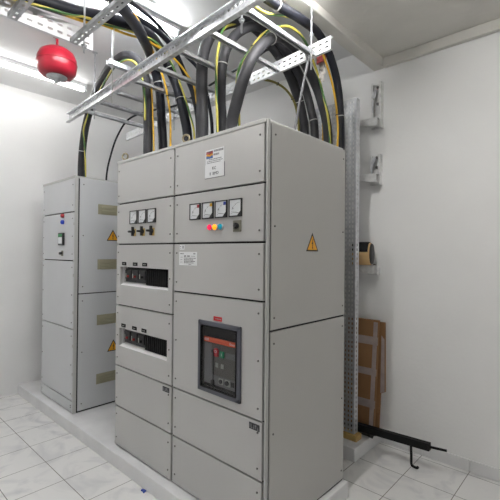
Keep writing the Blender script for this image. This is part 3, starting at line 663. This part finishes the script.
bracket(-.172, 2.53, 'steel wall bracket just below the ceiling beam, highest of three', .34, .04)
bracket(-.178, 2.07, 'steel wall bracket at the middle height of the back wall', .20, .05)
bracket(-.192, 1.32, 'steel wall bracket carrying the kraft and black roll', .02, .05)
# roll resting on the lowest bracket
R = .092; rc = Vector((-.25, 1.53, 1.352)); cz = rc+Vector((0, 0, R+.001))
t = thing('insulation_roll', 'small kraft-coloured roll with black sheet wrapped over it on the lowest bracket', 'roll', rc)
RX0, RX1_ = -.332, -.178
bm = new(); lathe(bm, (RX0, cz.y, cz.z), (1, 0, 0), [(R*.5, 0), (R-.004, 0), (R, .004), (R, RX1_-RX0-.004), (R-.003, RX1_-RX0), (R*.5, RX1_-RX0)], 40); obj('kraft_core', bm, KRAFTL, t)
bm = new(); ring = []
for i in range(21):
    a = math.radians(20+150*i/20)      # measured from the wall side over the top towards the room
    ring.append([bm.verts.new((xx, cz.y+rr*math.cos(a), cz.z+rr*math.sin(a))) for rr, xx in ((R+.001, RX0), (R+.001, RX1_-.012), (R+.007, RX1_-.012), (R+.007, RX0))])
for i in range(20):
    for j in range(4): bm.faces.new((ring[i][j], ring[i+1][j], ring[i+1][(j+1)%4], ring[i][(j+1)%4]))
bm.faces.new(ring[0]); bm.faces.new(ring[-1][::-1]); obj('black_wrap', bm, DARKM, t)
bm = new(); lathe(bm, (RX1_, cz.y, cz.z), (1, 0, 0), [(R*.3, -.002), (R-.006, 0), (R-.006, .006), (R-.012, .012), (R*.3, .012)], 40); obj('black_end_sheet', bm, DARK, t)

t.rotation_euler = (0, 0, math.radians(15))
# ------------------------------------------------------------------ cardboard against the wall
def leaning(bm, x0, x1, z0, z1, yb, yt, th):
    """sheet leaning: its foot at yb, its head at yt"""
    prism(bm, [(x0, yb, z0), (x1, yb, z0), (x1, yt, z1), (x0, yt, z1)], (0, th, 0))
def leanpt(x, z, off, z0=0, z1=.9, yb=1.50, yt=1.585): f = (z-z0)/(z1-z0); return Vector((x, yb+(yt-yb)*f-off, z))
CX0, CX1 = -.42, -.128
t = thing('cardboard_panel', 'flat brown cardboard carton sealed with tape bands leaning on the back wall', 'cardboard', ((CX0+CX1)/2, 1.53, 0))
bm = new(); leaning(bm, CX0, CX1, 0, .9, 1.50, 1.585, .028); obj('board', bm, KRAFT, t, bevel=.003)
def band(x0, x1, za, zb, off=.0015):
    bm = new(); prism(bm, [leanpt(x0, za, off), leanpt(x1, za, off), leanpt(x1, zb, off), leanpt(x0, zb, off)], (0, .001, 0)); obj('tape_band', bm, TAPE, t)
for za, zb in ((.70, .765), (.455, .51), (.20, .262)): band(CX0, CX1, za, zb)
band(CX1-.042, CX1-.006, .02, .885, .0025)
t2 = thing('cardboard_panel', 'narrow taped cardboard flap jutting out behind the brown carton', 'cardboard', (-.09, 1.63, 0))
bm = new(); prism(bm, [(-.3, 1.56, 0), (-.115, 1.56, 0), (-.1, 1.56, .32), (-.062, 1.56, .34), (-.09, 1.615, .885), (-.3, 1.615, .885)], (0, .018, 0)); obj('board', bm, KRAFT, t2)
bm = new(); prism(bm, [(-.1, 1.558, .325), (-.064, 1.558, .342), (-.085, 1.598, .75), (-.112, 1.6, .78)], (0, .001, 0)); obj('tape_band', bm, TAPE, t2)
# crumpled dark sheet at its foot
bm = new(); n = 14; g = []
for i in range(n):
    g.append([bm.verts.new((-.40+.30*i/(n-1), 1.43+.045*j/6+random.uniform(-.006, .006), .004+(.07 if 0 < i < n-1 else .02)*math.sin(pi*j/6)*random.uniform(.4, 1.))) for j in range(7)])
for i in range(n-1):
    for j in range(6): bm.faces.new((g[i][j], g[i+1][j], g[i+1][j+1], g[i][j+1]))
o = obj('plastic_sheet', bm, mat('dark_film', srgb(58, 56, 56), .35, var=.3, scale=20), solid=.002); tag(o, 'crumpled dark plastic scrap at the foot of the brown carton', 'plastic sheet')

# ------------------------------------------------------------------ black bar along the wall foot
t = thing('black_bar', 'black square steel bar lying along the foot of the back wall on a bent leg', 'steel bar', (0, 1.42, .0))
bm = new(); q0, q1 = at(352, 424.5, 1, 1.40), at(430, 447, 1, 1.43); dv = q1-q0; c = (q0+q1)/2
slab(bm, c, dv, (0, 1, 0), dv.cross(Vector((0, 1, 0))), dv.length, .045, .052); obj('tube', bm, DARKM, t, bevel=.003)
bm = new(); q2 = at(441, 449.5, 1, 1.43); e = q1+(q2-q1)*1.5; cyl(bm, q1-(q2-q1)*.3, e, .009, n=10); obj('rod_end', bm, DARKM, t)
lp = at(411, 443, 1, 1.42); ft = at(411.5, 455, 1, 1.42); ft.z = -.078
bm = new(); tube(bm, smooth_path([lp, lp.lerp(ft, .6), ft, ft+Vector((.012, -.002, -.011)), ft+Vector((.04, -.004, -.012)), ft+Vector((.048, -.004, -.002))]), .009, 10); obj('bent_leg', bm, DARKM, t)
# little blue bit on the floor
q = at(143.5, 490.5, 2, -.094)
bm = new(); slab(bm, q, (1, .3, 0), (-.3, 1, 0), (0, 0, 1), .034, .014, .01); slab(bm, q+Vector((.012, -.006, .001)), (1, -.6, 0), (.6, 1, 0), (0, 0, 1), .018, .009, .012)
tag(obj('plastic_clip', bm, BLUE, bevel=.002), 'tiny blue plastic scrap on the floor tiles beside the plinth', 'plastic scrap')

# ------------------------------------------------------------------ red ceiling extinguisher
c = Vector((-2.34, -.11, 2.99))
c = at(57, 63, 0, -2.05); 
t = thing('fire_extinguisher', 'red dome fire extinguisher hanging from the ceiling at far left', 'fire extinguisher', c)
bm = new(); lathe(bm, c, (0, 0, 1), [(.07, -.115), (.115, -.11), (.142, -.075), (.15, -.02), (.148, .03), (.13, .075), (.09, .105), (.035, .118), (.02, .12)], 40); obj('vessel', bm, RED, t)
bm = new(); torus(bm, c+Vector((0, 0, -.005)), (0, 0, 1), .149, .004, 40, 8); obj('seam', bm, MRED, t)
bm = new(); lathe(bm, c, (0, 0, 1), [(.0, -.16), (.02, -.158), (.025, -.13), (.075, -.122), (.08, -.112), (.02, -.11)], 28); obj('nozzle_plate', bm, GALVD, t)
bm = new(); cyl(bm, c+Vector((0, 0, .115)), (c.x, c.y, ZC), .01, n=10); cyl(bm, (c.x, c.y, ZC-.01), (c.x, c.y, ZC), .04, n=16); obj('hanger_pipe', bm, RED, t)

# ------------------------------------------------------------------ lamps
def tube_lamp(x, y0, y1, label, z=3.145, e=None):
    t = thing('ceiling_light', label, 'fluorescent light', (x, (y0+y1)/2, ZC), 'fluorescent ceiling lights')
    bm = new(); box(bm, x-.03, x+.03, y0, y1, z+.02, ZC, .004); obj('batten', bm, WHITE, t)
    for y in (y0, y1-.025):
        bm = new(); box(bm, x-.02, x+.02, y, y+.025, z-.018, z+.021, .003); obj('lamp_holder', bm, WHITE, t)
    bm = new(); cyl(bm, (x, y0+.02, z), (x, y1-.02, z), .017, n=14); obj('light_tube', bm, TUBE if e is None else lamp_mat('tube_light_weak', (1, .985, .96), e), t)
tube_lamp(-1.23, -.86, .37, 'bright fluorescent ceiling light above the cables at top left of centre')
tube_lamp(-2.82, -.86, .36, 'bright fluorescent ceiling light beyond the red extinguisher at far left', e=22.)
tube_lamp(-1.23, -2.9, -1.67, 'added fill tube light behind the camera, nearer the middle of the room', e=30.)  # added out of view to light the cabinet fronts
tube_lamp(-2.82, -2.9, -1.67, 'added fill tube light behind the camera, nearer the left wall', e=20.)  # added out of view, left end of the rear fill row
tube_lamp(.06, -.67, .48, 'added unseen fill tube light on the lower slab above the right end of the cabinets', z=2.97, e=135.)  # added out of view to brighten the right part of the back wall
tube_lamp(1.1, -2.9, -1.67, 'added fill tube light behind the camera, nearer the right wall', z=2.99, e=16.)  # added out of view as weak fill from the rear right

# ------------------------------------------------------------------ world and colour
w = bpy.data.worlds.new('world'); SC.world = w; w.use_nodes = True
w.node_tree.nodes['Background'].inputs[0].default_value = (.5, .55, .6, 1); w.node_tree.nodes['Background'].inputs[1].default_value = .3
SC.view_settings.view_transform = 'Standard'; SC.view_settings.look = 'None'; SC.view_settings.gamma = 1; SC.view_settings.exposure = 0.40
